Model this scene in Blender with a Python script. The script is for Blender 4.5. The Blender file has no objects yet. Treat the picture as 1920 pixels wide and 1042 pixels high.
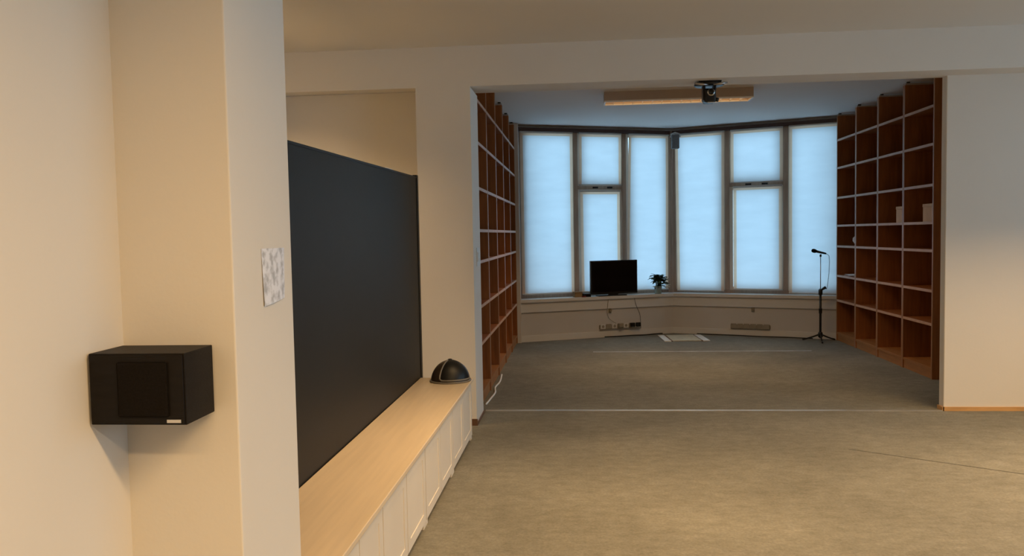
import bpy, bmesh, math, random
from mathutils import Vector, Matrix
random.seed(7)
SC = bpy.context.scene
COL = SC.collection
R = math.radians

# ------------------------------------------------------------------ camera
F_PX = 1500.0
PITCH, YAW, ROLL = 0.0537822507, -0.0846249880, -0.0183897839
def camera():
    c, s = math.cos, math.sin
    fwd = Vector((s(YAW)*c(PITCH), c(YAW)*c(PITCH), -s(PITCH)))
    right = Vector((c(YAW), -s(YAW), 0))
    up = right.cross(fwd)
    r2 = c(ROLL)*right + s(ROLL)*up
    u2 = -s(ROLL)*right + c(ROLL)*up
    cd = bpy.data.cameras.new('camera')
    cd.sensor_width = 36.0
    cd.lens = F_PX*36.0/1920.0
    cd.clip_start = 0.05
    o = bpy.data.objects.new('camera', cd)
    m = Matrix((r2, u2, -fwd)).transposed().to_4x4()
    m.translation = Vector((0, 0, 1.45))
    o.matrix_world = m
    COL.objects.link(o)
    SC.camera = o
camera()

# ------------------------------------------------------------------ world and exposure
SC.view_settings.view_transform = 'Standard'
SC.view_settings.look = 'None'
SC.view_settings.gamma = 1.0
SC.view_settings.exposure = 0.0
SC.view_settings.use_curve_mapping = False
wd = bpy.data.worlds.new('overcast_sky')
SC.world = wd
wd.use_nodes = True
bg = wd.node_tree.nodes['Background']
bg.inputs['Color'].default_value = (0.451, 0.735, 1.0, 1)
bg.inputs['Strength'].default_value = 3.4

LAMP_COL = (1.0, 0.64, 0.30)
LAMP_W = 62.0

# ------------------------------------------------------------------ materials
def mat(name, col, rough=0.6, var=0.06, scale=8.0, bump=0.0, metal=0.0, spec=0.4, stretch=(1, 1, 1), col2=None, bscale=None):
    m = bpy.data.materials.new(name)
    m.use_nodes = True
    nt = m.node_tree
    b = nt.nodes['Principled BSDF']
    b.inputs['Roughness'].default_value = rough
    b.inputs['Metallic'].default_value = metal
    b.inputs['Specular IOR Level'].default_value = spec
    tc = nt.nodes.new('ShaderNodeTexCoord')
    mp = nt.nodes.new('ShaderNodeMapping')
    mp.inputs['Scale'].default_value = stretch
    nz = nt.nodes.new('ShaderNodeTexNoise')
    nz.inputs['Scale'].default_value = scale
    nz.inputs['Detail'].default_value = 4
    rp = nt.nodes.new('ShaderNodeValToRGB')
    lo = col2 if col2 else tuple(max(0, c*(1-var)) for c in col)
    hi = col if col2 else tuple(min(1, c*(1+var)) for c in col)
    rp.color_ramp.elements[0].position = 0.3
    rp.color_ramp.elements[1].position = 0.7
    rp.color_ramp.elements[0].color = (*lo, 1)
    rp.color_ramp.elements[1].color = (*hi, 1)
    nt.links.new(tc.outputs['Object'], mp.inputs['Vector'])
    nt.links.new(mp.outputs['Vector'], nz.inputs['Vector'])
    nt.links.new(nz.outputs['Fac'], rp.inputs['Fac'])
    nt.links.new(rp.outputs['Color'], b.inputs['Base Color'])
    if bump:
        n2 = nt.nodes.new('ShaderNodeTexNoise')
        n2.inputs['Scale'].default_value = bscale or scale*6
        n2.inputs['Detail'].default_value = 3
        nt.links.new(mp.outputs['Vector'], n2.inputs['Vector'])
        bp = nt.nodes.new('ShaderNodeBump')
        bp.inputs['Strength'].default_value = bump
        bp.inputs['Distance'].default_value = 0.01
        nt.links.new(n2.outputs['Fac'], bp.inputs['Height'])
        nt.links.new(bp.outputs['Normal'], b.inputs['Normal'])
    return m

M = {}
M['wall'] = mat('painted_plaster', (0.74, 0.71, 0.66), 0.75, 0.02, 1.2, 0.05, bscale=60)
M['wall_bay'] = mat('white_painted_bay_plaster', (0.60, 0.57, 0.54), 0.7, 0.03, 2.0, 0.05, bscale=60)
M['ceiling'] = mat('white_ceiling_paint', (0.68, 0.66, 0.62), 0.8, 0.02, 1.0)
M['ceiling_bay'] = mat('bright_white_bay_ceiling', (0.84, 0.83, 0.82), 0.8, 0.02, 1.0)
M['white_trim'] = mat('white_trim_paint', (0.70, 0.68, 0.65), 0.45, 0.02, 3)
M['wood_base'] = mat('orange_pine_skirting', (0.62, 0.36, 0.15), 0.45, 0.12, 6, stretch=(1, 8, 8))
M['dark_base'] = mat('dark_brown_skirting', (0.14, 0.07, 0.035), 0.5, 0.15, 6)
M['book_wood'] = mat('brown_veneer', (0.30, 0.10, 0.026), 0.5, 0.22, 5, stretch=(6, 6, 0.6))
M['book_front'] = mat('brown_lipping', (0.36, 0.17, 0.08), 0.45, 0.12, 5, stretch=(6, 6, 0.6))
M['shelf_edge'] = mat('pale_shelf_lipping', (0.55, 0.33, 0.22), 0.5, 0.08, 9)
M['cap'] = mat('pale_cap_strip', (0.45, 0.38, 0.33), 0.4, 0.06, 9)
M['plinth'] = mat('light_brown_plinth', (0.36, 0.16, 0.055), 0.45, 0.14, 5, stretch=(4, 1, 8))
M['black_metal'] = mat('black_painted_metal', (0.012, 0.012, 0.013), 0.4, 0.2, 20)
M['black_plastic'] = mat('black_plastic', (0.010, 0.010, 0.011), 0.35, 0.2, 12)
M['screen'] = mat('black_screen_glass', (0.004, 0.004, 0.005), 0.12, 0.1, 4)
M['speaker_box'] = mat('black_ash_vinyl', (0.008, 0.006, 0.005), 0.55, 0.25, 14, 0.1, spec=0.2, stretch=(1, 1, 6))
M['speaker_cloth'] = mat('black_grille_cloth', (0.008, 0.006, 0.005), 0.95, 0.3, 220, 0.2, spec=0.15)
M['board'] = mat('charcoal_board_coating', (0.013, 0.012, 0.010), 0.55, 0.12, 2.0, 0.03, stretch=(1, 1, 3))
M['board_edge'] = mat('black_board_edging', (0.008, 0.008, 0.008), 0.5, 0.1, 5)
M['bench_top'] = mat('pale_beech_laminate', (0.74, 0.61, 0.44), 0.38, 0.05, 4, stretch=(10, 0.6, 1))
M['bench_front'] = mat('cream_lacquer', (0.80, 0.73, 0.63), 0.45, 0.03, 3)
M['dark_gap'] = mat('dark_brown_gap_shade', (0.09, 0.05, 0.03), 0.7, 0.2, 6)  # shade under the bench, put into the colour
M['frame'] = mat('brown_window_wood', (0.34, 0.235, 0.17), 0.5, 0.15, 6, stretch=(6, 6, 0.6))
M['sash'] = mat('cream_sash_paint', (0.62, 0.52, 0.42), 0.5, 0.05, 6)
M['head'] = mat('dark_brown_head_rail', (0.07, 0.035, 0.028), 0.5, 0.15, 6, stretch=(0.6, 6, 6))
M['chrome'] = mat('brushed_chrome', (0.55, 0.55, 0.56), 0.28, 0.06, 30, metal=1.0)
M['alu'] = mat('aluminium_strip', (0.58, 0.57, 0.55), 0.4, 0.25, 3, metal=0.6)
M['seam'] = mat('grey_seam_tape', (0.42, 0.43, 0.44), 0.5, 0.3, 5)
M['dark_seam'] = mat('dark_carpet_seam', (0.12, 0.115, 0.10), 0.9, 0.2, 10)
M['grey_plastic'] = mat('grey_speaker_plastic', (0.17, 0.18, 0.19), 0.6, 0.12, 40)
M['white_plastic'] = mat('white_plastic', (0.62, 0.60, 0.57), 0.4, 0.03, 8)
M['dull_socket'] = mat('aged_socket_plastic', (0.30, 0.26, 0.20), 0.5, 0.12, 14)
M['lum_body'] = mat('cream_luminaire_body', (0.50, 0.39, 0.30), 0.5, 0.05, 4)
M['lum_lip'] = mat('bright_luminaire_lip', (0.95, 0.90, 0.82), 0.35, 0.03, 30)
M['box_card'] = mat('beige_cardboard', (0.62, 0.42, 0.28), 0.8, 0.08, 12)
M['paper_white'] = mat('white_paper', (0.82, 0.82, 0.84), 0.8, 0.03, 20)
M['mat_beige'] = mat('beige_mat_fabric', (0.50, 0.45, 0.33), 0.85, 0.12, 20, 0.2)
M['mat_white'] = mat('white_mat_border', (0.70, 0.69, 0.66), 0.8, 0.08, 20)
M['leaf'] = mat('dark_green_leaf', (0.035, 0.075, 0.025), 0.5, 0.5, 25)
M['stem'] = mat('green_stem', (0.06, 0.11, 0.03), 0.5, 0.2, 25)
M['petal'] = mat('cream_petal', (0.72, 0.70, 0.55), 0.6, 0.08, 25)
M['wood_small'] = mat('brown_wooden_box', (0.30, 0.19, 0.09), 0.5, 0.2, 12)
M['red'] = mat('dark_red_plastic', (0.20, 0.03, 0.025), 0.4, 0.1, 10)
M['helmet'] = mat('dark_brown_shell', (0.040, 0.030, 0.024), 0.35, 0.3, 10)
M['visor'] = mat('black_visor', (0.004, 0.004, 0.004), 0.45, 0.1, 10)
M['rim'] = mat('grey_rubber_rim', (0.18, 0.165, 0.14), 0.5, 0.2, 16)
M['foliage_outer'] = M['leaf']

def carpet():
    m = mat('grey_carpet', (0.335, 0.320, 0.275), 0.95, 0.1, 1.0, 0.0, spec=0.1)
    nt = m.node_tree
    b = nt.nodes['Principled BSDF']
    tc = nt.nodes.new('ShaderNodeTexCoord')
    def noise(scale, det, stretch=(1, 1, 1), rough=0.6):
        mp = nt.nodes.new('ShaderNodeMapping'); mp.inputs['Scale'].default_value = stretch
        n = nt.nodes.new('ShaderNodeTexNoise'); n.inputs['Scale'].default_value = scale
        n.inputs['Detail'].default_value = det; n.inputs['Roughness'].default_value = rough
        nt.links.new(tc.outputs['Object'], mp.inputs['Vector']); nt.links.new(mp.outputs['Vector'], n.inputs['Vector'])
        return n
    def ramp(n, p0, c0, p1, c1):
        r = nt.nodes.new('ShaderNodeValToRGB')
        r.color_ramp.elements[0].position = p0; r.color_ramp.elements[0].color = (*c0, 1)
        r.color_ramp.elements[1].position = p1; r.color_ramp.elements[1].color = (*c1, 1)
        nt.links.new(n.outputs['Fac'], r.inputs['Fac']); return r
    big = ramp(noise(1.1, 5, (1, 1.3, 1)), 0.33, (0.196, 0.190, 0.162), 0.70, (0.262, 0.254, 0.218))
    mid = ramp(noise(13, 5, (0.8, 1.25, 1), 0.75), 0.34, (0.80, 0.79, 0.77), 0.62, (1.03, 1.03, 1.03))
    fin = ramp(noise(70, 2), 0.3, (0.86, 0.86, 0.86), 0.75, (1.12, 1.12, 1.12))
    def mul(a, c):
        x = nt.nodes.new('ShaderNodeMix'); x.data_type = 'RGBA'; x.blend_type = 'MULTIPLY'
        x.inputs['Factor'].default_value = 1.0
        nt.links.new(a, x.inputs[6]); nt.links.new(c, x.inputs[7]); return x.outputs[2]
    out = mul(mul(big.outputs['Color'], mid.outputs['Color']), fin.outputs['Color'])
    nt.links.new(out, b.inputs['Base Color'])
    bn = noise(160, 2)
    bp = nt.nodes.new('ShaderNodeBump'); bp.inputs['Strength'].default_value = 0.35; bp.inputs['Distance'].default_value = 0.006
    nt.links.new(bn.outputs['Fac'], bp.inputs['Height']); nt.links.new(bp.outputs['Normal'], b.inputs['Normal'])
    return m
M['carpet'] = carpet()

def blind_material(name, c0, c1):
    m = bpy.data.materials.new(name); m.use_nodes = True
    nt = m.node_tree; nt.nodes.clear()
    out = nt.nodes.new('ShaderNodeOutputMaterial')
    mix = nt.nodes.new('ShaderNodeMixShader'); mix.inputs[0].default_value = 0.55
    d = nt.nodes.new('ShaderNodeBsdfDiffuse'); t = nt.nodes.new('ShaderNodeBsdfTranslucent')
    tc = nt.nodes.new('ShaderNodeTexCoord'); mp = nt.nodes.new('ShaderNodeMapping'); mp.inputs['Scale'].default_value = (2.5, 1, 9)
    n = nt.nodes.new('ShaderNodeTexNoise'); n.inputs['Scale'].default_value = 0.8; n.inputs['Detail'].default_value = 3
    r = nt.nodes.new('ShaderNodeValToRGB')
    r.color_ramp.elements[0].position = 0.3; r.color_ramp.elements[0].color = c0
    r.color_ramp.elements[1].position = 0.7; r.color_ramp.elements[1].color = c1
    nt.links.new(tc.outputs['Object'], mp.inputs['Vector']); nt.links.new(mp.outputs['Vector'], n.inputs['Vector'])
    nt.links.new(n.outputs['Fac'], r.inputs['Fac'])
    nt.links.new(r.outputs['Color'], d.inputs['Color']); nt.links.new(r.outputs['Color'], t.inputs['Color'])
    nt.links.new(d.outputs[0], mix.inputs[1]); nt.links.new(t.outputs[0], mix.inputs[2]); nt.links.new(mix.outputs[0], out.inputs['Surface'])
    return m
M['blind'] = blind_material('translucent_blind_fabric', (0.80, 0.82, 0.84, 1), (0.86, 0.88, 0.90, 1))
M['edge_glare'] = blind_material('beige_edge_glare', (0.84, 0.58, 0.40, 1), (0.90, 0.64, 0.45, 1))  # beige tint stands in for lit sash and glare along the blind edges

def glass_material(name, tint, gloss):
    m = bpy.data.materials.new(name); m.use_nodes = True
    nt = m.node_tree; nt.nodes.clear()
    out = nt.nodes.new('ShaderNodeOutputMaterial'); mix = nt.nodes.new('ShaderNodeMixShader')
    t = nt.nodes.new('ShaderNodeBsdfTransparent'); t.inputs['Color'].default_value = (*tint, 1)
    g = nt.nodes.new('ShaderNodeBsdfGlossy'); g.inputs['Roughness'].default_value = 0.02
    fr = nt.nodes.new('ShaderNodeFresnel'); fr.inputs['IOR'].default_value = gloss
    nt.links.new(fr.outputs[0], mix.inputs[0])
    nt.links.new(t.outputs[0], mix.inputs[1]); nt.links.new(g.outputs[0], mix.inputs[2]); nt.links.new(mix.outputs[0], out.inputs['Surface'])
    return m
M['glass'] = glass_material('window_glass', (0.93, 0.96, 0.96), 1.3)
M['vase'] = blind_material('frosted_vase_glass', (0.50, 0.58, 0.54, 1), (0.60, 0.68, 0.64, 1))

def notice_material():
    m = mat('printed_notice', (0.82, 0.82, 0.85), 0.8, 0.02, 10)
    nt = m.node_tree; b = nt.nodes['Principled BSDF']
    tc = nt.nodes.new('ShaderNodeTexCoord')
    v = nt.nodes.new('ShaderNodeTexNoise'); v.inputs['Scale'].default_value = 38; v.inputs['Detail'].default_value = 5
    nt.links.new(tc.outputs['Object'], v.inputs['Vector'])
    r = nt.nodes.new('ShaderNodeValToRGB')
    r.color_ramp.elements[0].position = 0.36; r.color_ramp.elements[0].color = (0.46, 0.49, 0.56, 1)
    r.color_ramp.elements[1].position = 0.56; r.color_ramp.elements[1].color = (0.80, 0.84, 0.95, 1)
    nt.links.new(v.outputs['Fac'], r.inputs['Fac'])
    nt.links.new(r.outputs['Color'], b.inputs['Base Color'])
    return m
M['notice'] = notice_material()

def emitter(name, col, s):
    m = bpy.data.materials.new(name); m.use_nodes = True
    b = m.node_tree.nodes['Principled BSDF']
    b.inputs['Emission Color'].default_value = (*col, 1); b.inputs['Emission Strength'].default_value = s
    return m
M['tube_lit'] = emitter('lit_diffuser', LAMP_COL, 2.0)

# ------------------------------------------------------------------ helpers
def bx(bm, x0, x1, y0, y1, z0, z1, bevel=0.0):
    vs = [bm.verts.new(p) for p in ((x0, y0, z0), (x1, y0, z0), (x1, y1, z0), (x0, y1, z0), (x0, y0, z1), (x1, y0, z1), (x1, y1, z1), (x0, y1, z1))]
    fs = [bm.faces.new([vs[i] for i in f]) for f in ((0, 3, 2, 1), (4, 5, 6, 7), (0, 1, 5, 4), (1, 2, 6, 5), (2, 3, 7, 6), (3, 0, 4, 7))]
    if bevel:
        es = list({e for f in fs for e in f.edges})
        bmesh.ops.bevel(bm, geom=es, offset=bevel, segments=2, affect='EDGES', profile=0.5)
def prism(bm, pts, z0, z1):
    lo = [bm.verts.new((x, y, z0)) for x, y in pts]; hi = [bm.verts.new((x, y, z1)) for x, y in pts]
    n = len(pts)
    bm.faces.new(lo[::-1]); bm.faces.new(hi)
    for i in range(n):
        bm.faces.new((lo[i], lo[(i+1) % n], hi[(i+1) % n], hi[i]))
    bmesh.ops.recalc_face_normals(bm, faces=bm.faces)
def tube(bm, pts, rad, seg=8):
    pts = [Vector(p) for p in pts]
    rads = rad if isinstance(rad, (list, tuple)) else [rad]*len(pts)
    rings = []
    ref = Vector((0, 0, 1))
    for i, p in enumerate(pts):
        d = (pts[min(i+1, len(pts)-1)] - pts[max(i-1, 0)]).normalized()
        a = ref if abs(d.dot(ref)) < 0.95 else Vector((1, 0, 0))
        u = d.cross(a).normalized(); v = d.cross(u).normalized()
        rings.append([bm.verts.new(p + rads[i]*(math.cos(t*2*math.pi/seg)*u + math.sin(t*2*math.pi/seg)*v)) for t in range(seg)])
    for a, b in zip(rings, rings[1:]):
        for k in range(seg):
            bm.faces.new((a[k], a[(k+1) % seg], b[(k+1) % seg], b[k]))
    bm.faces.new(rings[0][::-1]); bm.faces.new(rings[-1])
    bmesh.ops.recalc_face_normals(bm, faces=bm.faces)
def lathe(bm, prof, seg=20, c=(0, 0, 0)):
    rings = []
    for r, z in prof:
        rings.append([bm.verts.new((c[0]+r*math.cos(2*math.pi*k/seg), c[1]+r*math.sin(2*math.pi*k/seg), c[2]+z)) for k in range(seg)])
    for a, b in zip(rings, rings[1:]):
        for k in range(seg):
            bm.faces.new((a[k], a[(k+1) % seg], b[(k+1) % seg], b[k]))
    bm.faces.new(rings[0][::-1]); bm.faces.new(rings[-1])
    bmesh.ops.recalc_face_normals(bm, faces=bm.faces)
def obj(name, fn, material, parent=None, smooth=False, loc=None, rotz=None):
    me = bpy.data.meshes.new(name)
    bm = bmesh.new(); fn(bm); bm.to_mesh(me); bm.free()
    me.materials.append(M[material])
    if smooth:
        for p in me.polygons: p.use_smooth = True
    o = bpy.data.objects.new(name, me)
    COL.objects.link(o)
    if parent: o.parent = parent
    if loc is not None: o.location = loc
    if rotz is not None: o.rotation_euler = (0, 0, rotz)
    return o
def box(name, c, material, parent=None, bevel=0.0, **k):
    return obj(name, lambda bm: bx(bm, *c, bevel=bevel), material, parent, **k)
def struct(o):
    o['kind'] = 'structure'; return o
def tag(o, label, cat, group=None):
    o['label'] = label; o['category'] = cat
    if group: o['group'] = group
    return o
def thing(name, label, cat, loc=(0, 0, 0), rotz=0.0, group=None):
    o = bpy.data.objects.new(name, None); o.empty_display_size = 0.1
    COL.objects.link(o); o.location = loc; o.rotation_euler = (0, 0, rotz)
    return tag(o, label, cat, group)
def share(name, src, parent, loc=(0, 0, 0)):
    o = src.copy(); o.name = name; COL.objects.link(o); o.parent = parent; o.location = loc; return o

# ------------------------------------------------------------------ plan
CZ = 2.865          # main ceiling
BZ = 2.93           # bay ceiling
XL = -1.16          # near left wall
A = Vector((-0.83, 10.70)); B = Vector((1.326, 11.60)); D = Vector((3.40, 10.76))
uL = (B-A).normalized(); nL = Vector((-uL.y, uL.x))
uR = (D-B).normalized(); nR = Vector((-uR.y, uR.x))
aL = math.atan2(uL.y, uL.x); aR = math.atan2(uR.y, uR.x)
OFF = 0.18
def meet(p, u, q, v):
    d = u.x*(-v.y)+v.x*u.y
    t = ((q-p).x*(-v.y)+v.x*(q-p).y)/d
    return p+u*t
def corner(o): return meet(A+nL*o, uL, D+nR*o, uR)
XBL, XBR = -1.19, 3.68
def at_x(p, u, x): return p+u*((x-p.x)/u.x)
A2 = A+nL*OFF; B2 = corner(OFF)
LW = (B2-A2).length
RW = (at_x(B2, uR, XBR)-B2).length

# ------------------------------------------------------------------ setting
struct(box('floor', (-2.8, 5.7, -3.7, 12.3, -0.12, 0.0), 'carpet'))
struct(box('ceiling', (-2.8, 5.7, -3.7, 6.01, CZ, CZ+0.15), 'ceiling'))
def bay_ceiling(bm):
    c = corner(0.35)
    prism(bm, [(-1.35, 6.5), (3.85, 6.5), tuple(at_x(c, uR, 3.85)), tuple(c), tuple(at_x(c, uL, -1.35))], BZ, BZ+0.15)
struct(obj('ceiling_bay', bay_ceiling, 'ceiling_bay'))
struct(box('wall_left', (XL-0.15, XL, -3.7, 1.935, 0, CZ), 'wall'))
struct(box('wall_pillar_near', (XL-0.15, -0.8645, 1.935, 2.347, 0, CZ), 'wall', bevel=0.004))
struct(box('wall_left_far', (-2.75, -2.6, 2.2, 6.45, 0, CZ), 'wall'))
struct(box('wall_left_return', (-2.6, XL-0.15, 2.2, 2.347, 0, CZ), 'wall'))
struct(box('wall_niche', (-2.6, -1.213, 6.36, 6.46, 0, 2.60), 'wall'))
struct(box('wall_pillar_far', (-1.213, -0.80, 6.01, 6.44, 0, 2.566), 'wall'))
struct(box('wall_back', (-2.75, 5.6, -3.7, -3.55, 0, CZ), 'wall'))
struct(box('wall_right', (2.85, 5.6, 6.52, 6.605, 0, 2.63), 'wall', bevel=0.006))
def beam(bm):
    pts = [(6.01, 2.566), (6.52, 2.618), (6.605, 2.618), (6.605, 3.12), (6.01, 3.12)]
    lo = [bm.verts.new((-2.75, y, z)) for y, z in pts]; hi = [bm.verts.new((5.6, y, z)) for y, z in pts]
    bm.faces.new(lo); bm.faces.new(hi[::-1])
    for i in range(5):
        j = (i+1) % 5; bm.faces.new((lo[i], lo[j], hi[j], hi[i]))
    bmesh.ops.recalc_face_normals(bm, faces=bm.faces)
struct(obj('wall_beam', beam, 'wall'))
# side wall of the main room, outside the view, with a window opening
def side_wall(bm):
    bx(bm, 5.5, 5.65, -3.7, -0.2, 0, CZ); bx(bm, 5.5, 5.65, 5.8, 6.6, 0, CZ)
    bx(bm, 5.5, 5.65, -0.2, 5.8, 0, 0.85); bx(bm, 5.5, 5.65, -0.2, 5.8, 2.6, CZ)
struct(obj('wall_side', side_wall, 'wall'))
w3 = thing('window_3', '', ''); del w3['label'], w3['category']; struct(w3)
for k in range(3):
    y0 = -0.2+k*2.0
    box('window_pane', (5.57, 5.578, y0+0.05, y0+2.0, 0.85, 2.6), 'glass', w3)
    box('window_frame', (5.54, 5.61, y0, y0+0.05, 0.85, 2.6), 'frame', w3)
# bay side walls
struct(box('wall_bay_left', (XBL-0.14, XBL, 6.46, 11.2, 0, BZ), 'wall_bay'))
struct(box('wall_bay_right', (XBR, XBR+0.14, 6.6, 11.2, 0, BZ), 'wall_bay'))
struct(box('wall_bay_front', (XBR-0.0, 5.6, 6.605, 6.70, 0, BZ), 'wall_bay'))
# low walls under the windows and the header above
def quadwall(o0, o1, p, u, n, xlim, z0, z1):
    c0, c1 = corner(o0), corner(o1)
    e0, e1 = at_x(p+n*o0, u, xlim), at_x(p+n*o1, u, xlim)
    return lambda bm: prism(bm, [tuple(e0), tuple(c0), tuple(c1), tuple(e1)], z0, z1)
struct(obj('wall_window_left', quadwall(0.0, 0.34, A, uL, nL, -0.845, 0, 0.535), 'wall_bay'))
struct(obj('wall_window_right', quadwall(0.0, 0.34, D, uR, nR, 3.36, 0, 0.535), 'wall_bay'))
struct(obj('wall_header_left', quadwall(OFF-0.01, 0.34, A, uL, nL, XBL, 2.885, BZ), 'white_trim'))
struct(obj('wall_header_right', quadwall(OFF-0.01, 0.34, D, uR, nR, XBR, 2.885, BZ), 'white_trim'))
struct(obj('trim_1', quadwall(-0.05, OFF+0.02, A, uL, nL, -0.845, 0.535, 0.575), 'white_trim'))   # sill boards
struct(obj('trim_2', quadwall(-0.05, OFF+0.02, D, uR, nR, 3.36, 0.535, 0.575), 'white_trim'))
struct(obj('trim_3', quadwall(-0.022, 0.0, A, uL, nL, -0.845, 0.40, 0.535), 'white_trim'))         # apron boards
struct(obj('trim_4', quadwall(-0.022, 0.0, D, uR, nR, 3.36, 0.40, 0.535), 'white_trim'))
struct(obj('baseboard_window_left', quadwall(-0.014, 0.0, A, uL, nL, -0.845, 0.0, 0.085), 'white_trim'))
struct(obj('baseboard_window_right', quadwall(-0.014, 0.0, D, uR, nR, 3.36, 0.0, 0.085), 'white_trim'))
struct(box('baseboard_right', (2.842, 5.5, 6.508, 6.52, 0, 0.032), 'wood_base'))
struct(box('baseboard_right_return', (2.838, 2.85, 6.508, 6.605, 0, 0.032), 'wood_base'))
struct(box('baseboard_pillar', (-1.21, -0.792, 5.998, 6.01, 0, 0.05), 'dark_base'))
struct(box('baseboard_pillar_return', (-0.80, -0.792, 6.01, 6.44, 0, 0.02), 'dark_base'))
struct(box('trim_5', (-0.79, 2.838, 6.50, 6.53, 0, 0.006), 'alu'))                              # threshold strip
struct(box('trim_6', (0.15, 2.75, 9.755, 9.79, 0, 0.003), 'seam'))                              # carpet joint in the bay
def seam(bm):
    a, b = Vector((1.75, 5.37)), Vector((4.2, 3.78)); n = (b-a).orthogonal().normalized()*0.006
    prism(bm, [tuple(a-n), tuple(b-n), tuple(b+n), tuple(a+n)], 0, 0.0015)
struct(obj('trim_7', seam, 'dark_seam'))
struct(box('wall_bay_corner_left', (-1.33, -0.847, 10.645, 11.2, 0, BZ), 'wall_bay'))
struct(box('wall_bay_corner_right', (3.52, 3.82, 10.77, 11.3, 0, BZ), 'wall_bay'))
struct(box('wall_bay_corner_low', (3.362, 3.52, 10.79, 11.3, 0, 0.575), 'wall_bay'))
# white upright board closing the gap between bookcase and window
ca = at_x(A, uL, -0.805)
struct(box('trim_8', (-0.845, -0.79, 10.64, 10.70, 0.0, 2.92), 'white_trim'))

# ------------------------------------------------------------------ windows
def window(name, origin, ang, jambs, mullions, width, corner_side):
    w = bpy.data.objects.new(name, None); COL.objects.link(w)
    w.location = (origin.x, origin.y, 0); w.rotation_euler = (0, 0, ang); struct(w)
    box('head_rail', (0.06, width-0.06, -0.105, 0.05, 2.845, 2.89), 'head', w)
    box('bottom_rail', (0.02, width-0.02, 0.0, 0.06, 0.575, 0.62), 'frame', w)
    edges = [jambs[0]]+mullions+[jambs[1]]
    for i, e in enumerate(edges):
        hw = 0.034
        box('mullion', (e-hw, e+hw, -0.012, 0.06, 0.62, 2.845), 'frame', w, bevel=0.004)
    for i in range(3):
        a, b = edges[i]+0.034, edges[i+1]-0.034
        spans = [(0.62, 2.845)] if i != 1 else [(0.62, 2.065), (2.115, 2.845)]
        if i == 1:
            t = box('transom', (a, b, -0.012, 0.06, 2.065, 2.115), 'frame', w, bevel=0.004)
            for k in range(2):
                box('latch', (a+0.22+0.22*k, a+0.30+0.22*k, -0.022, -0.012, 2.078, 2.102), 'black_metal', t)
        for z0, z1 in spans:
            s = 0.045
            def sash(bm, a=a, b=b, z0=z0, z1=z1):
                bx(bm, a, a+s, 0.005, 0.05, z0, z1); bx(bm, b-s, b, 0.005, 0.05, z0, z1)
                bx(bm, a+s, b-s, 0.005, 0.05, z0, z0+s); bx(bm, a+s, b-s, 0.005, 0.05, z1-s, z1)
            f = obj('sash', sash, 'sash', w)
            box('pane', (a+s, b-s, 0.024, 0.030, z0+s, z1-s), 'glass', f)
    return w
window('window_1', A2, aL, (0.115, LW-0.045), [0.928, 1.668], LW, 1)
window('window_2', B2, aR, (0.045, 2.345), [0.810, 1.597], 2.40, 0)
# post in the corner between the two windows
struct(obj('trim_9', lambda bm: lathe(bm, [(0.045, 0.575), (0.045, 2.90)], 12, (B2.x, B2.y-0.005, 0)), 'frame'))

def blind(label, origin, ang, xt, xb, zt, zb):
    t = thing('roller_blind', label, 'blind', (origin.x, origin.y, 0), ang, 'translucent roller blinds in the bay windows')
    ph = random.random()*6
    hb = 0.042
    def sheet(ua, ub, za, zb_, nx, nz):
        """a strip of the cloth: ua/ub are insets from the two side edges in metres (top row, bottom row follow the taper)"""
        def fn(bm):
            g = []
            for j in range(nz+1):
                z = za+(zb_-za)*j/nz
                v = (zt-z)/(zt-zb)
                l = xt[0]*(1-v)+xb[0]*v; r = xt[1]*(1-v)+xb[1]*v
                row = []
                for i in range(nx+1):
                    x = ua(l, r)+(ub(l, r)-ua(l, r))*i/nx
                    u = (x-l)/(r-l)
                    y = -0.085+0.004*math.sin(7*u+ph)*v+0.003*math.sin(5*v+3*u+ph)
                    row.append(bm.verts.new((x, y, z)))
                g.append(row)
            for j in range(nz):
                for i in range(nx):
                    bm.faces.new((g[j][i], g[j+1][i], g[j+1][i+1], g[j][i+1]))
        return fn
    obj('fabric', sheet(lambda l, r: l+hb, lambda l, r: r-hb, zt-hb, zb, 9, 14), 'blind', t, smooth=True)
    obj('side_glare_strip', sheet(lambda l, r: l, lambda l, r: l+hb, zt-hb, zb, 2, 14), 'edge_glare', t, smooth=True)  # edge strips added to the cloth to carry the painted window glare
    obj('side_glare_strip', sheet(lambda l, r: r-hb, lambda l, r: r, zt-hb, zb, 2, 14), 'edge_glare', t, smooth=True)
    obj('top_glare_strip', sheet(lambda l, r: l, lambda l, r: r, zt, zt-hb, 9, 2), 'edge_glare', t, smooth=True)
    obj('roller', lambda bm: tube(bm, [(xt[0], -0.088, zt+0.003), (xt[1], -0.088, zt+0.003)], 0.012, 10), 'white_plastic', t)
    obj('bottom_bar', lambda bm: tube(bm, [(xb[0], -0.085, zb), (xb[1], -0.085, zb)], 0.007, 8), 'white_plastic', t)
    return t
blind('full-height white roller blind on the window beside the row of five bookcases', A2, aL, (0.095, 0.858), (0.095, 0.858), 2.828, 0.640)
blind('short white roller blind on the small upper light above the television', A2, aL, (0.955, 1.594), (0.945, 1.594), 2.828, 2.125)
blind('white roller blind behind the television below the transom', A2, aL, (0.960, 1.566), (0.968, 1.556), 2.035, 0.640)
blind('full-height white roller blind behind the vase of flowers, gap down one side', A2, aL, (1.712, 2.335), (1.652, 2.322), 2.828, 0.630)
blind('full-height white roller blind beside the corner post with small grey loudspeaker', B2, aR, (0.095, 0.795), (0.115, 0.783), 2.828, 0.610)
blind('short white roller blind above the transom, over the dull wall sockets', B2, aR, (0.877, 1.573), (0.877, 1.573), 2.828, 2.115)
blind('white roller blind below the transom, above the empty stretch of sill', B2, aR, (0.912, 1.562), (0.915, 1.562), 2.050, 0.640)
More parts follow.
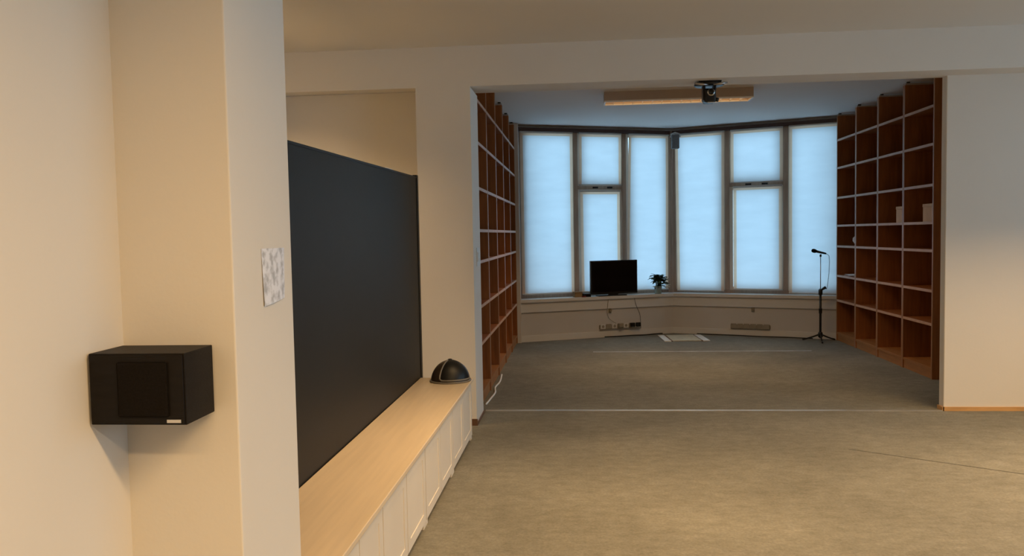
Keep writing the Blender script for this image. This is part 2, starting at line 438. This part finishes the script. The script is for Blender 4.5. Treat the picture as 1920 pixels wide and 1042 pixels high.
blind('full-height white roller blind behind the microphone stand', B2, aR, (1.650, 2.300), (1.650, 2.300), 2.835, 0.595)

# ------------------------------------------------------------------ bookcases
SHELF_Z = [2.600, 2.243, 1.860, 1.503, 1.237, 0.855, 0.535]
DEP = 0.33
proto = {}
def bookcase(label, y0, width, xf, side, group):
    """side +1: stands against +X wall and opens towards -X (front at xf); side -1 the mirror image. local x points into the wall"""
    t = thing('bookcase', label, 'bookcase', (xf, y0+width/2, 0), 0.0 if side > 0 else math.pi, group)
    w = width/2
    key = width
    th = 0.022
    if key not in proto:
        P = {}
        P['panel'] = ('side_panel', lambda bm: bx(bm, 0.006, DEP, -th/2, th/2, 0, 2.90), 'book_wood')
        P['edge'] = ('front_edge', lambda bm: bx(bm, 0.0, 0.006, -th/2, th/2, 0.0, 2.90), 'book_front')
        P['cap'] = ('cap_strip', lambda bm: bx(bm, 0.004, DEP, -th/2, th/2, 2.90, 2.918), 'cap')
        P['stud'] = ('fixing_stud', lambda bm: lathe(bm, [(0.018, 0), (0.018, 0.012), (0.009, 0.014), (0.009, BZ-2.918)], 10, (0, 0, 0)), 'black_metal')
        P['shelf'] = ('shelf', lambda bm: bx(bm, 0.008, DEP-0.012, -w+th, w-th, -0.022, 0), 'book_wood')
        P['shelf_edge'] = ('shelf_edge', lambda bm: bx(bm, 0.0, 0.008, -w+th, w-th, -0.025, 0.001), 'shelf_edge')
        P['back'] = ('back_panel', lambda bm: bx(bm, DEP-0.012, DEP, -w+th, w-th, 0.0, 2.90), 'book_wood')
        P['plinth'] = ('plinth', lambda bm: bx(bm, 0.012, 0.03, -w+th, w-th, 0.0, 0.085), 'plinth')
        P['bshelf'] = ('bottom_shelf', lambda bm: bx(bm, 0.004, DEP-0.012, -w+th, w-th, 0.085, 0.11), 'plinth')
        proto[key] = {k: [v, None] for k, v in P.items()}
    P = proto[key]
    def add(k, parent, loc):
        (name, fn, m), src = P[k]
        if src is None:
            o = obj(name, fn, m, parent, loc=loc); P[k][1] = o; return o
        return share(name, src, parent, loc)
    for s in (-1, 1):
        p = add('panel', t, (0, s*(w-th/2), 0))
        add('edge', p, (0, 0, 0)); add('cap', p, (0, 0, 0))
    add('stud', t, (0.03, (w-th-0.01)*(1 if side > 0 else -1), 2.918))
    add('back', t, (0, 0, 0)); add('plinth', t, (0, 0, 0)); add('bshelf', t, (0, 0, 0))
    for z in SHELF_Z:
        s = add('shelf', t, (0, 0, z)); add('shelf_edge', s, (0, 0, 0))
    return t
RW_Y = [7.87+0.713*k for k in range(5)]
rl = ['brown bookcase at the wall end of the row of four, one beige box inside',
      'brown bookcase second from the wall end in the row of four, narrow beige box inside',
      'empty brown bookcase next to the one with crumpled papers, row of four',
      'brown bookcase beside the microphone stand with white papers on two shelves']
for k in range(4):
    bookcase(rl[k], RW_Y[k]+0.001, 0.711, 3.33, 1, 'bookcases facing each other in the bay')
LW_Y = [6.60+0.806*k for k in range(5)]
ll = ['empty brown bookcase next to the pillar, first in the row of five',
      'empty brown bookcase second from the pillar in the row of five',
      'empty brown bookcase in the middle of the row of five',
      'empty brown bookcase second from the window in the row of five',
      'empty brown bookcase next to the window, last in the row of five']
for k in range(5):
    bookcase(ll[k], LW_Y[k]+0.001, 0.804, -0.84, -1, 'bookcases facing each other in the bay')

# things on the shelves
def carton(name, label, x0, x1, y0, y1, z, h):
    t = thing(name, label, 'box', ((x0+x1)/2, (y0+y1)/2, z), 0, 'boxes on the bookcase shelves')
    a, b = (x1-x0)/2, (y1-y0)/2
    box('body', (-a, a, -b, b, 0.0, h*0.82), 'box_card', t, bevel=0.003)
    box('lid', (-a-0.003, a+0.003, -b-0.003, b+0.003, h*0.82, h), 'box_card', t, bevel=0.003)
carton('cardboard_box', 'wide beige box on a shelf of the bookcase at the wall end', 3.345, 3.60, 7.91, 8.14, 1.504, 0.172)
carton('cardboard_box', 'narrow beige box on a shelf of the bookcase second from the wall end', 3.345, 3.60, 8.62, 8.80, 1.504, 0.168)
def crumple(bm, r, sq):
    bmesh.ops.create_icosphere(bm, subdivisions=2, radius=r)
    for v in bm.verts:
        v.co *= 1+random.uniform(-0.28, 0.22); v.co.z *= sq
    mz = min(v.co.z for v in bm.verts)
    for v in bm.verts: v.co.z -= mz
tag(obj('crumpled_paper', lambda bm: crumple(bm, 0.06, 1.0), 'paper_white', loc=(3.41, 10.17, 1.238)), 'crumpled white paper on a middle shelf of the bookcase beside the microphone stand', 'paper')
def sheets(bm):
    for k in range(4):
        a = random.uniform(-0.3, 0.3); c, s = math.cos(a), math.sin(a)
        pts = [(x*c-y*s, x*s+y*c) for x, y in ((-0.09, -0.13), (0.09, -0.13), (0.09, 0.13), (-0.09, 0.13))]
        prism(bm, pts, 0.005*k, 0.005*k+0.004)
tag(obj('paper_stack', sheets, 'paper_white', loc=(3.47, 10.38, 0.8565)), 'loose stack of white papers lying flat on a low shelf', 'paper')

# ------------------------------------------------------------------ bench of low cabinets along the board
BX0, BX1 = -1.150, -0.790       # back, front of carcass
def bench_unit(label, y0, y1):
    t = thing('bench_cabinet', label, 'cabinet', (0, 0, 0), 0, 'low cream cabinets forming the bench')
    box('body', (BX0, BX1-0.02, y0+0.002, y1-0.002, 0.032, 0.408), 'bench_front', t)
    box('gap_shade', (BX0+0.02, BX1-0.03, y0+0.05, y1-0.05, 0.0, 0.032), 'dark_gap', t)  # dark block stands in for the shade in the open gap under the cabinet
    for yy in (y0+0.002, y1-0.052):
        box('foot', (BX1-0.09, BX1+0.006, yy, yy+0.05, 0.0, 0.032), 'bench_front', t, bevel=0.003)
    mid = (y0+y1)/2
    for a, b in ((y0+0.005, mid-0.004), (mid+0.004, y1-0.005)):
        def frame(bm, a=a, b=b):
            s = 0.055; x0, x1 = BX1-0.012, BX1+0.010
            bx(bm, x0, x1, a, a+s, 0.034, 0.405); bx(bm, x0, x1, b-s, b, 0.034, 0.405)
            bx(bm, x0, x1, a+s, b-s, 0.034, 0.082); bx(bm, x0, x1, a+s, b-s, 0.357, 0.405)
        d = obj('door', frame, 'bench_front', t)
        box('door_panel', (BX1-0.012, BX1+0.0065, a+0.055, b-0.055, 0.082, 0.357), 'bench_front', d)
ys = [2.35, 3.02, 3.88, 4.74, 5.60]
bl = ['short low cream cabinet of the bench touching the pillar with the paper notice',
      'low cream two-door cabinet next to the short one at the notice pillar',
      'low cream two-door cabinet in the middle of the bench under the board',
      'low cream two-door cabinet at the helmet end of the bench']
for k in range(4):
    bench_unit(bl[k], ys[k], ys[k+1])
tag(box('worktop', (BX0-0.005, -0.768, 2.349, 5.655, 0.410, 0.433), 'bench_top', bevel=0.003), 'long pale beech worktop covering the row of low cream cabinets', 'worktop')

# ------------------------------------------------------------------ black board behind the bench
t = thing('black_board', 'large charcoal black board standing behind the cream bench', 'board', (-1.166, 4.03, 0))
h0, h1 = 1.835, 1.880
def board_face(bm):
    y0, y1 = -1.67, 1.66
    vs = [bm.verts.new((x, y, z)) for x, y, z in ((-0.012, y0, 0.02), (0.006, y0, 0.02), (0.006, y1, 0.02), (-0.012, y1, 0.02), (-0.012, y0, h0-0.012), (0.006, y0, h0-0.012), (0.006, y1, h1-0.012), (-0.012, y1, h1-0.012))]
    for f in ((0, 3, 2, 1), (4, 5, 6, 7), (0, 1, 5, 4), (1, 2, 6, 5), (2, 3, 7, 6), (3, 0, 4, 7)): bm.faces.new([vs[i] for i in f])
obj('board_face', board_face, 'board', t)
box('end_frame', (-0.020, 0.012, 1.66, 1.705, 0.0, h1+0.012), 'board_edge', t, bevel=0.002)
box('end_frame', (-0.020, 0.012, -1.68, -1.67, 0.0, h0), 'board_edge', t)
def toprail(bm):
    pts = [(-0.016, -1.67, h0-0.012), (0.009, -1.67, h0-0.012), (0.009, 1.66, h1-0.012), (-0.016, 1.66, h1-0.012)]
    lo = [bm.verts.new(p) for p in pts]; hi = [bm.verts.new((p[0], p[1], p[2]+0.012)) for p in pts]
    bm.faces.new(lo[::-1]); bm.faces.new(hi)
    for i in range(4): bm.faces.new((lo[i], lo[(i+1) % 4], hi[(i+1) % 4], hi[i]))
obj('top_rail', toprail, 'board_edge', t)
tag(obj('chalk_stick', lambda bm: tube(bm, [(-1.166, 4.79, 1.866), (-1.166, 4.80, 1.866), (-1.166, 4.96, 1.868), (-1.166, 4.965, 1.868)], [0.004, 0.0085, 0.0085, 0.004], 8), 'paper_white'),
    'small white stick lying on the top edge of the black board', 'chalk')

# ------------------------------------------------------------------ loudspeaker in the corner
S = 0.665
t = thing('wall_loudspeaker', 'black box loudspeaker mounted in the corner beside the notice pillar', 'loudspeaker', (-1.0375, 1.935, 0.695+0.325))
hw, dp, ht = 0.1175, 0.155, 0.169
box('cabinet', (-hw, hw, -dp, -0.012, 0, ht), 'speaker_box', t, bevel=0.002)
def baffle(bm):
    bx(bm, -hw+0.004, hw-0.004, -dp-0.004, -dp, 0.004, ht-0.004, bevel=0.0015)
obj('front_baffle', baffle, 'speaker_box', t)
g = box('grille', (-0.045, 0.078, -dp-0.009, -dp-0.004, 0.020, ht-0.020), 'speaker_cloth', t, bevel=0.004)
box('maker_plate', (hw-0.046, hw-0.012, -dp-0.0055, -dp-0.004, 0.006, 0.0135), 'alu', t)
box('wall_bracket', (-0.03, 0.03, -0.012, 0.0, 0.05, 0.12), 'black_metal', t)

# notice on the pillar
def notice(bm):
    n = 6
    top, bot = [], []
    for i in range(n+1):
        u = i/n
        bulge = 0.0035*math.sin(math.pi*u)+0.001
        top.append(((bulge), u*0.170, 0.152)); bot.append((bulge+0.004*(1-u), 0.004+u*0.158, 0.012*u-0.006))
    f0 = [[bm.verts.new(p) for p in r] for r in (bot, top)]
    f1 = [[bm.verts.new((p[0]-0.0006, p[1], p[2])) for p in r] for r in (bot, top)]
    for i in range(n):
        bm.faces.new((f0[0][i], f0[0][i+1], f0[1][i+1], f0[1][i]))
        bm.faces.new((f1[0][i], f1[1][i], f1[1][i+1], f1[0][i+1]))
    for r in (0, 1):
        for i in range(n): bm.faces.new((f0[r][i], f1[r][i], f1[r][i+1], f0[r][i+1]))
    for i in (0, n): bm.faces.new((f0[0][i], f0[1][i], f1[1][i], f1[0][i]))
    bmesh.ops.recalc_face_normals(bm, faces=bm.faces)
tag(obj('paper_notice', notice, 'notice', loc=(-0.8645, 2.115, 1.273), smooth=False), 'white paper with faint grey drawing taped to the pillar beside loudspeaker', 'paper')
t = thing('switch_plate', 'small white switch plate on the inner side of the far pillar', 'switch', (-0.80, 6.25, 1.21))
box('plate', (0.0, 0.008, -0.075, 0.075, 0, 0.145), 'white_plastic', t, bevel=0.002)
for k in (-1, 1): box('rocker', (0.008, 0.013, k*0.035-0.028, k*0.035+0.028, 0.035, 0.11), 'white_plastic', t, bevel=0.0015)

# ------------------------------------------------------------------ helmet on the bench
t = thing('helmet', 'dark domed helmet with black opening resting on the bench end', 'helmet', (-0.915, 5.52, 0.433), R(14))
def dome(rx, ry, rz, t0, t1, p0, p1, thick, nt_=12, np_=20):
    def fn(bm):
        def pt(th, ph, k): return ((rx+k)*math.cos(th)*math.cos(ph), (ry+k)*math.cos(th)*math.sin(ph), (rz+k)*math.sin(th))
        full = abs(p1-p0) > 6.28
        for k in (0, -thick):
            g = [[bm.verts.new(pt(t0+(t1-t0)*i/nt_, p0+(p1-p0)*j/np_, k)) for j in range(np_+1)] for i in range(nt_+1)]
            for i in range(nt_):
                for j in range(np_):
                    bm.faces.new((g[i][j], g[i][j+1], g[i+1][j+1], g[i+1][j]))
        bmesh.ops.remove_doubles(bm, verts=bm.verts, dist=0.0004)
        bmesh.ops.recalc_face_normals(bm, faces=bm.faces)
    return fn
obj('shell', dome(0.138, 0.125, 0.150, 0.0, R(89.5), 0, 2*math.pi, 0.006), 'helmet', t, smooth=True)
obj('visor', dome(0.142, 0.129, 0.154, R(12), R(80), R(-125), R(-28), 0.003), 'visor', t, smooth=True)
def vpt(th, ph, k=0.143): return (k*math.cos(R(th))*math.cos(R(ph)), (k-0.013)*math.cos(R(th))*math.sin(R(ph)), (k+0.012)*math.sin(R(th)))
obj('visor_rim', lambda bm: tube(bm, [vpt(78, -126)]+[vpt(a, -127) for a in (65, 50, 35, 22, 13)]+[vpt(9, p) for p in range(-120, -20, 10)]+[vpt(11, -24)], 0.006, 6), 'rim', t, smooth=True)
obj('base_rim', lambda bm: tube(bm, [(0.140*math.cos(a*math.pi/16), 0.127*math.sin(a*math.pi/16), 0.007) for a in range(33)], 0.007, 6), 'rim', t, smooth=True)
obj('top_knob', lambda bm: lathe(bm, [(0.018, 0), (0.016, 0.006), (0.008, 0.010)], 12, (0, 0, 0.148)), 'black_plastic', t, smooth=True)

# ------------------------------------------------------------------ on the sill
def on_sill(s, off, z=0.575):        # s along the left-hand window, off = distance in front of it
    p = A2+uL*s-nL*off
    return (p.x, p.y, z)
t = thing('television', 'black flat-screen television standing on the window sill', 'television', on_sill(1.416, 0.18), aL)
box('casing', (-0.356, 0.356, -0.012, 0.035, 0.028, 0.495), 'black_plastic', t, bevel=0.006)
box('screen', (-0.335, 0.335, -0.014, -0.012, 0.058, 0.475), 'screen', t)
box('rear_cover', (-0.22, 0.22, 0.035, 0.06, 0.09, 0.40), 'black_plastic', t, bevel=0.01)
box('stand_foot', (-0.25, 0.18, -0.042, 0.075, 0.0, 0.014), 'black_plastic', t, bevel=0.005)
box('stand_neck', (-0.08, 0.06, -0.005, 0.03, 0.012, 0.06), 'black_plastic', t)
t = thing('media_box', 'small flat black media box on the sill beside the television', 'media box', on_sill(0.985, 0.155), aL)
box('casing', (-0.045, 0.07, -0.05, 0.05, 0.0, 0.045), 'black_plastic', t, bevel=0.004)
box('front_panel', (-0.036, 0.06, -0.052, -0.05, 0.008, 0.037), 'screen', t)
t = thing('wooden_box', 'small brown wooden box on the sill at the window mullion', 'box', on_sill(0.875, 0.15), aL)
box('body', (-0.055, 0.055, -0.04, 0.04, 0.0, 0.06), 'wood_small', t, bevel=0.003)
box('lid', (-0.058, 0.058, -0.043, 0.043, 0.06, 0.075), 'wood_small', t, bevel=0.003)
t = thing('remote_control', 'dark red remote control lying beside the wooden box', 'remote', on_sill(0.945, 0.215), aL+0.1)
box('body', (-0.03, 0.03, -0.009, 0.009, 0.0, 0.018), 'red', t, bevel=0.004)
for k in range(3): box('button', (-0.02+0.016*k, -0.011+0.016*k, -0.005, 0.004, 0.018, 0.021), 'black_plastic', t)

# vase of flowers
t = thing('flower_vase', 'glass vase of dark green leaves and cream blooms on the sill', 'plant', on_sill(2.105, 0.175), aL)
obj('vase', lambda bm: lathe(bm, [(0.045, 0), (0.05, 0.01), (0.048, 0.06), (0.056, 0.11)], 18), 'vase', t, smooth=True)
heads = []
for k in range(22):
    a = random.uniform(0, 2*math.pi); rr = random.uniform(0.02, 0.11)
    p = Vector((rr*math.cos(a), rr*math.sin(a)*0.3-0.032, random.uniform(0.13, 0.28)-rr*0.3))
    heads.append(p)
    obj('stem', lambda bm, p=p: tube(bm, [(p.x*0.15, p.y*0.15, 0.03), (p.x*0.4, p.y*0.4, 0.12), tuple(p)], 0.0025, 5), 'stem', t)
def leaf(bm, base, d, ln, wd_):
    d = d.normalized(); sd = d.cross(Vector((0, 0, 1)))
    sd = sd.normalized() if sd.length > 0.01 else Vector((1, 0, 0))
    up = sd.cross(d)
    rows = []
    for i in range(5):
        u = i/4; wv = wd_*math.sin(math.pi*(0.12+0.86*u))
        c = base+d*ln*u-Vector((0, 0, 1))*ln*0.35*u*u
        rows.append([bm.verts.new(c-sd*wv+up*0.006), bm.verts.new(c), bm.verts.new(c+sd*wv+up*0.006)])
    for a, b in zip(rows, rows[1:]):
        for j in range(2): bm.faces.new((a[j], a[j+1], b[j+1], b[j]))
for k, p in enumerate(heads):
    for j in range(6):
        a = random.uniform(0, 2*math.pi)
        d = Vector((math.cos(a), math.sin(a)*0.32-0.22, random.uniform(-0.2, 0.7)))
        obj('leaf', lambda bm, p=p, d=d: leaf(bm, p, d, random.uniform(0.07, 0.105), random.uniform(0.020, 0.032)), 'leaf', t, smooth=True)
for k, (x, y, z) in enumerate(((0.105, -0.075, 0.085), (0.125, -0.06, 0.115), (-0.10, -0.07, 0.10))):
    def bloom(bm, x=x, y=y, z=z, k=k):
        for j in range(9):
            a = j*2*math.pi/9
            d = Vector((math.cos(a), math.sin(a), 0.8))
            leaf(bm, Vector((x, y, z)), d, 0.05 if k < 2 else 0.035, 0.02)
    obj('bloom', bloom, 'petal', t, smooth=True)

# small grey loudspeaker on the corner post
t = thing('small_loudspeaker', 'small grey loudspeaker hung high on the post between the windows', 'loudspeaker', (1.365, 11.50, 2.62))
box('cabinet', (-0.052, 0.052, -0.05, 0.06, 0.0, 0.19), 'grey_plastic', t, bevel=0.008)
box('grille', (-0.045, 0.045, -0.054, -0.05, 0.01, 0.18), 'grey_plastic', t, bevel=0.002)
obj('bracket', lambda bm: tube(bm, [(-0.066, 0.0, 0.16), (-0.06, 0.0, 0.20), (0.0, 0.0, 0.222), (0.06, 0.0, 0.20), (0.066, 0.0, 0.16)], 0.012, 8), 'white_plastic', t, smooth=True)
obj('arm', lambda bm: tube(bm, [(0.0, 0.0, 0.21), (0.0, 0.12, 0.215), (-0.03, 0.22, 0.215)], 0.010, 8), 'white_plastic', t)

# ------------------------------------------------------------------ sockets and cables under the sills
def wall_pt(p, u, n, s, off, z): 
    q = p+u*s-n*off; return Vector((q.x, q.y, z))
def socket_row(label, p, u, n, ang, s0, count, z, plugs):
    o = wall_pt(p, u, n, s0, 0.0, z)
    t = thing('socket_row', label, 'socket', tuple(o), ang)
    box('trunking', (0, 0.088*count, -0.030, 0.0, 0.0, 0.058), 'dull_socket', t, bevel=0.004)
    for k in range(count):
        f = box('socket', (0.088*k+0.006, 0.088*k+0.082, -0.040, -0.030, 0.004, 0.072), 'white_plastic' if k % 2 == 0 and plugs else 'dull_socket', t, bevel=0.003)
        obj('socket_well', lambda bm, k=k: tube(bm, [(0.088*k+0.044, -0.042, 0.038), (0.088*k+0.044, -0.040, 0.038)], 0.02, 12), 'dull_socket', f)
    for k, m in plugs:
        obj('plug', lambda bm, k=k: (bx(bm, 0.088*k+0.010, 0.088*k+0.078, -0.085, -0.042, 0.018, 0.075, bevel=0.008)), m, t)
    return t
socket_row('row of wall sockets with black adapters plugged in, below the television', A, uL, nL, aL, 1.18, 7, 0.115, ((5, 'black_plastic'), (6, 'black_plastic'), (3, 'dull_socket')))
socket_row('dull row of wall sockets with nothing black plugged in', B, uR, nR, aR, 0.82, 6, 0.10, ())
def cable(name, label, pts, r, m, cat='cable'):
    P = []
    pts = [Vector(q) for q in pts]
    for i in range(len(pts)-1):
        p0, p1, p2, p3 = pts[max(i-1, 0)], pts[i], pts[i+1], pts[min(i+2, len(pts)-1)]
        for k in range(6):
            u = k/6
            P.append(0.5*((2*p1)+(p2-p0)*u+(2*p0-5*p1+4*p2-p3)*u*u+(3*p1-p0-3*p2+p3)*u**3))
    P.append(pts[-1])
    return tag(obj(name, lambda bm: tube(bm, P, r, 6), m, smooth=True), label, cat)
wl = lambda s, off, z: wall_pt(A, uL, nL, s, off, z)
wr = lambda s, off, z: wall_pt(B, uR, nR, s, off, z)
cable('power_cable', 'thin dark cable hanging from the television to the wall sockets', [wl(1.70, 0.056, 0.53), wl(1.74, 0.035, 0.42), wl(1.80, 0.02, 0.30), wl(1.81, 0.02, 0.20), wl(1.815, 0.02, 0.10)], 0.004, 'grey_plastic')
cable('aerial_cable', 'grey cable drooping from the sill past a valve knob to the sockets', [wl(1.30, 0.056, 0.53), wl(1.30, 0.032, 0.44), wl(1.295, 0.03, 0.36), wl(1.33, 0.014, 0.26), wl(1.42, 0.05, 0.19)], 0.004, 'dull_socket')
cable('floor_cable', 'black cable lying along the skirting below the sockets', [wl(1.25, 0.03, 0.008), wl(1.45, 0.05, 0.008), wl(1.65, 0.035, 0.008), wl(1.85, 0.07, 0.008), wl(2.0, 0.04, 0.008), wl(2.15, 0.03, 0.008)], 0.008, 'black_plastic')
cable('floor_lead', 'dark lead along the skirting below the dull sockets', [wr(0.35, 0.025, 0.007), wr(0.7, 0.03, 0.007), wr(0.95, 0.03, 0.007), wr(1.15, 0.055, 0.007), wr(1.35, 0.045, 0.007), wr(1.6, 0.025, 0.007), wr(1.9, 0.05, 0.007)], 0.007, 'black_plastic')
for p, u, n, a, s, lab in ((A, uL, nL, aL, 1.345, 'small dull valve knob under the sill below the television'), (B, uR, nR, aR, 1.12, 'small dull valve knob under the sill near the dull sockets')):
    t = thing('valve_knob', lab, 'valve', tuple(wall_pt(p, u, n, s, 0.0, 0.335)), a)
    box('plate', (-0.022, 0.022, -0.012, 0, 0, 0.062), 'dull_socket', t, bevel=0.003)
    obj('knob', lambda bm: tube(bm, [(0, -0.012, 0.035), (0, -0.045, 0.035)], 0.016, 12), 'dull_socket', t)
cable('white_cable', 'loose white cable along the foot of the bookcases behind the pillar', [(-0.815, 6.75, 0.006), (-0.80, 7.0, 0.006), (-0.79, 7.25, 0.006), (-0.815, 7.5, 0.006), (-0.80, 7.8, 0.006), (-0.82, 8.2, 0.006)], 0.008, 'paper_white')

# floor mat in the corner
t = thing('floor_mat', 'beige mat with white side borders lying at the corner of the bay', 'mat', (1.39, 11.0, 0), R(3))
box('centre_field', (-0.19, 0.19, -0.30, 0.30, 0.0, 0.012), 'mat_beige', t, bevel=0.003)
for s in (-1, 1):
    box('border', (s*0.255-0.045, s*0.255+0.045, -0.33, 0.30, 0.0, 0.012), 'mat_white', t, bevel=0.003)
    box('stripe', (s*0.20-0.011, s*0.20+0.011, -0.31, 0.30, 0.0, 0.010), 'dark_base', t)

# ------------------------------------------------------------------ microphone stand
t = thing('microphone_stand', 'black tripod microphone stand in front of the end window', 'stand', (3.10, 10.62, 0))
for k, a in enumerate((R(-100), R(22), R(150))):
    l = obj('leg', lambda bm, a=a: tube(bm, [(0.02*math.cos(a), 0.02*math.sin(a), 0.085), (0.09*math.cos(a), 0.09*math.sin(a), 0.055), (0.21*math.cos(a), 0.21*math.sin(a), 0.012)], 0.010, 8), 'black_metal', t, smooth=True)
    obj('rubber_foot', lambda bm, a=a: tube(bm, [(0.185*math.cos(a), 0.185*math.sin(a), 0.022), (0.225*math.cos(a), 0.225*math.sin(a), 0.010)], 0.0105, 8), 'black_plastic', l)
obj('hub', lambda bm: lathe(bm, [(0.022, 0.05), (0.03, 0.06), (0.03, 0.10), (0.022, 0.12)], 14), 'black_metal', t, smooth=True)
obj('lower_tube', lambda bm: lathe(bm, [(0.015, 0.04), (0.015, 0.62)], 12), 'black_metal', t, smooth=True)
obj('collar', lambda bm: lathe(bm, [(0.019, 0.36), (0.021, 0.37), (0.021, 0.42), (0.019, 0.43)], 12), 'black_plastic', t, smooth=True)
obj('clutch', lambda bm: lathe(bm, [(0.018, 0.60), (0.026, 0.61), (0.026, 0.665), (0.014, 0.68)], 14), 'black_plastic', t, smooth=True)
obj('clutch_knob', lambda bm: tube(bm, [(0, -0.01, 0.66), (0.03, -0.02, 0.685), (0.06, -0.02, 0.70)], [0.012, 0.016, 0.02], 10), 'black_plastic', t, smooth=True)
obj('upper_tube', lambda bm: lathe(bm, [(0.0055, 0.60), (0.0055, 1.10)], 10), 'chrome', t, smooth=True)
obj('clip', lambda bm: tube(bm, [(0, 0, 1.095), (0, 0, 1.118), (-0.004, 0, 1.124)], 0.012, 10), 'black_plastic', t, smooth=True)
t = thing('microphone', 'black handheld microphone clipped on top of the stand', 'microphone', (3.10, 10.62, 1.140))
dirv = Vector((-0.97, -0.15, 0.24)).normalized()
def along(a): return tuple(dirv*a+Vector((0, 0, 0.012)))
obj('handle', lambda bm: tube(bm, [along(-0.075), along(-0.06), along(0.06)], [0.010, 0.012, 0.017], 12), 'black_metal', t, smooth=True)
obj('head_grille', lambda bm: tube(bm, [along(0.06), along(0.07), along(0.095), along(0.115), along(0.122)], [0.018, 0.024, 0.026, 0.020, 0.008], 12), 'speaker_cloth', t, smooth=True)
P0 = Vector((3.10, 10.62, 1.135))
tag(obj('microphone_cable', lambda bm: tube(bm, [P0+Vector(q) for q in (along(-0.076), along(-0.095), (0.112, 0.02, -0.03), (0.118, 0.02, -0.10), (0.112, 0.02, -0.25), (0.09, 0.01, -0.42), (0.075, 0.0, -0.46))], 0.0035, 6), 'grey_plastic', smooth=True), 'thin grey cable hanging from the microphone beside its stand', 'cable')

# ------------------------------------------------------------------ luminaires
def luminaire(label, x, y, zc, length, lit, rotz=0.0, group=None, spread=125):
    t = thing('ceiling_luminaire', label, 'ceiling light', (x, y, zc), rotz, group)
    L = length/2; w = 0.12
    def body(bm):
        bx(bm, -L, L, -w, -w+0.008, -0.092, 0); bx(bm, -L, L, w-0.008, w, -0.092, 0)
        bx(bm, -L, -L+0.008, -w+0.008, w-0.008, -0.092, 0); bx(bm, L-0.008, L, -w+0.008, w-0.008, -0.092, 0)
        bx(bm, -L+0.008, L-0.008, -w+0.008, w-0.008, -0.012, 0)
    obj('housing', body, 'lum_body', t)
    def lip(bm):
        bx(bm, -L-0.002, L+0.002, -w-0.002, -w+0.014, -0.108, -0.092); bx(bm, -L-0.002, L+0.002, w-0.014, w+0.002, -0.108, -0.092)
        bx(bm, -L-0.002, -L+0.014, -w+0.014, w-0.014, -0.108, -0.092); bx(bm, L-0.014, L+0.002, -w+0.014, w-0.014, -0.108, -0.092)
    obj('lower_rim', lip, 'lum_lip', t)
    n = int(length/0.10)
    src = None
    for k in range(1, n):
        xx = -L+length*k/n
        if src is None: src = box('louvre_blade', (-0.001, 0.001, -w+0.014, w-0.014, -0.105, -0.065), 'lum_lip', t, loc=(xx, 0, 0))
        else: share('louvre_blade', src, t, (xx, 0, 0))
    for s in (-1, 1):
        obj('tube', lambda bm, s=s: tube(bm, [(-L+0.03, s*0.05, -0.04), (L-0.03, s*0.05, -0.04)], 0.013, 10), 'tube_lit' if lit else 'lum_lip', t)
    if lit:
        ld = bpy.data.lights.new('luminaire_light', 'AREA'); ld.shape = 'RECTANGLE'
        ld.size = length-0.06; ld.size_y = 0.18; ld.energy = LAMP_W*lit; ld.color = LAMP_COL; ld.spread = R(spread)
        lo = bpy.data.objects.new('luminaire_light', ld); COL.objects.link(lo); lo.parent = t; lo.location = (0, 0, -0.112)
    return t
luminaire('long cream ceiling luminaire with louvres in front of the bay windows', 1.05, 8.66, BZ, 1.535, 0.40)
g = 'lit luminaires of the main room'
luminaire('lit ceiling luminaire over the floor in front of the bench', 0.35, 4.0, CZ, 1.58, 0.55, 0, g, 108)
luminaire('lit ceiling luminaire over the floor before the plain wall with orange skirting', 3.5, 4.5, CZ, 1.58, 1.05, 0, g, 115)
luminaire('lit ceiling luminaire in the middle of the main room', 1.4, 0.6, CZ, 1.58, 1.7, 0, g, 158)
luminaire('lit ceiling luminaire towards the back wall', 0.1, -0.6, CZ, 1.58, 0.75, 0, g, 158)
luminaire('added unseen luminaire brightening the side space behind the black board', -2.3, 5.15, CZ, 0.95, 0.36, R(90), g, 130)  # extra lamp, hidden from view, put in to brighten the niche and beam

# ------------------------------------------------------------------ camera unit under the beam
t = thing('conference_camera', 'black camera unit with silver arms fixed under the beam', 'camera', (1.005, 6.30, 2.594))
box('mount_plate', (-0.085, 0.085, -0.07, 0.07, -0.016, 0.004), 'black_metal', t, bevel=0.004)
obj('base_disc', lambda bm: lathe(bm, [(0.105, -0.036), (0.112, -0.030), (0.112, -0.022), (0.09, -0.014)], 24), 'black_plastic', t, smooth=True)
for s in (-1, 1):
    obj('silver_arm', lambda bm, s=s: tube(bm, [(s*0.02, -0.09, -0.040), (s*0.07, -0.10, -0.036), (s*0.122, -0.09, -0.028)], [0.006, 0.009, 0.006], 8), 'chrome', t, smooth=True)
box('yoke', (-0.05, -0.03, -0.04, 0.04, -0.15, -0.030), 'black_plastic', t, bevel=0.006)
box('yoke', (0.03, 0.05, -0.04, 0.04, -0.075, -0.030), 'black_plastic', t, bevel=0.006)
box('head', (-0.042, 0.046, -0.06, 0.06, -0.165, -0.06), 'black_plastic', t, bevel=0.014)
l = obj('lens', lambda bm: tube(bm, [(0.006, -0.058, -0.092), (0.006, -0.075, -0.092)], [0.03, 0.028], 16), 'chrome', t, smooth=True)
obj('lens_glass', lambda bm: tube(bm, [(0.006, -0.0755, -0.092), (0.006, -0.078, -0.092)], [0.021, 0.016], 16), 'screen', l, smooth=True)
obj('side_knob', lambda bm: tube(bm, [(0.046, -0.02, -0.14), (0.068, -0.02, -0.145)], 0.016, 10), 'black_plastic', t, smooth=True)
box('lower_lip', (-0.02, 0.03, -0.064, -0.05, -0.172, -0.163), 'chrome', t, bevel=0.002)
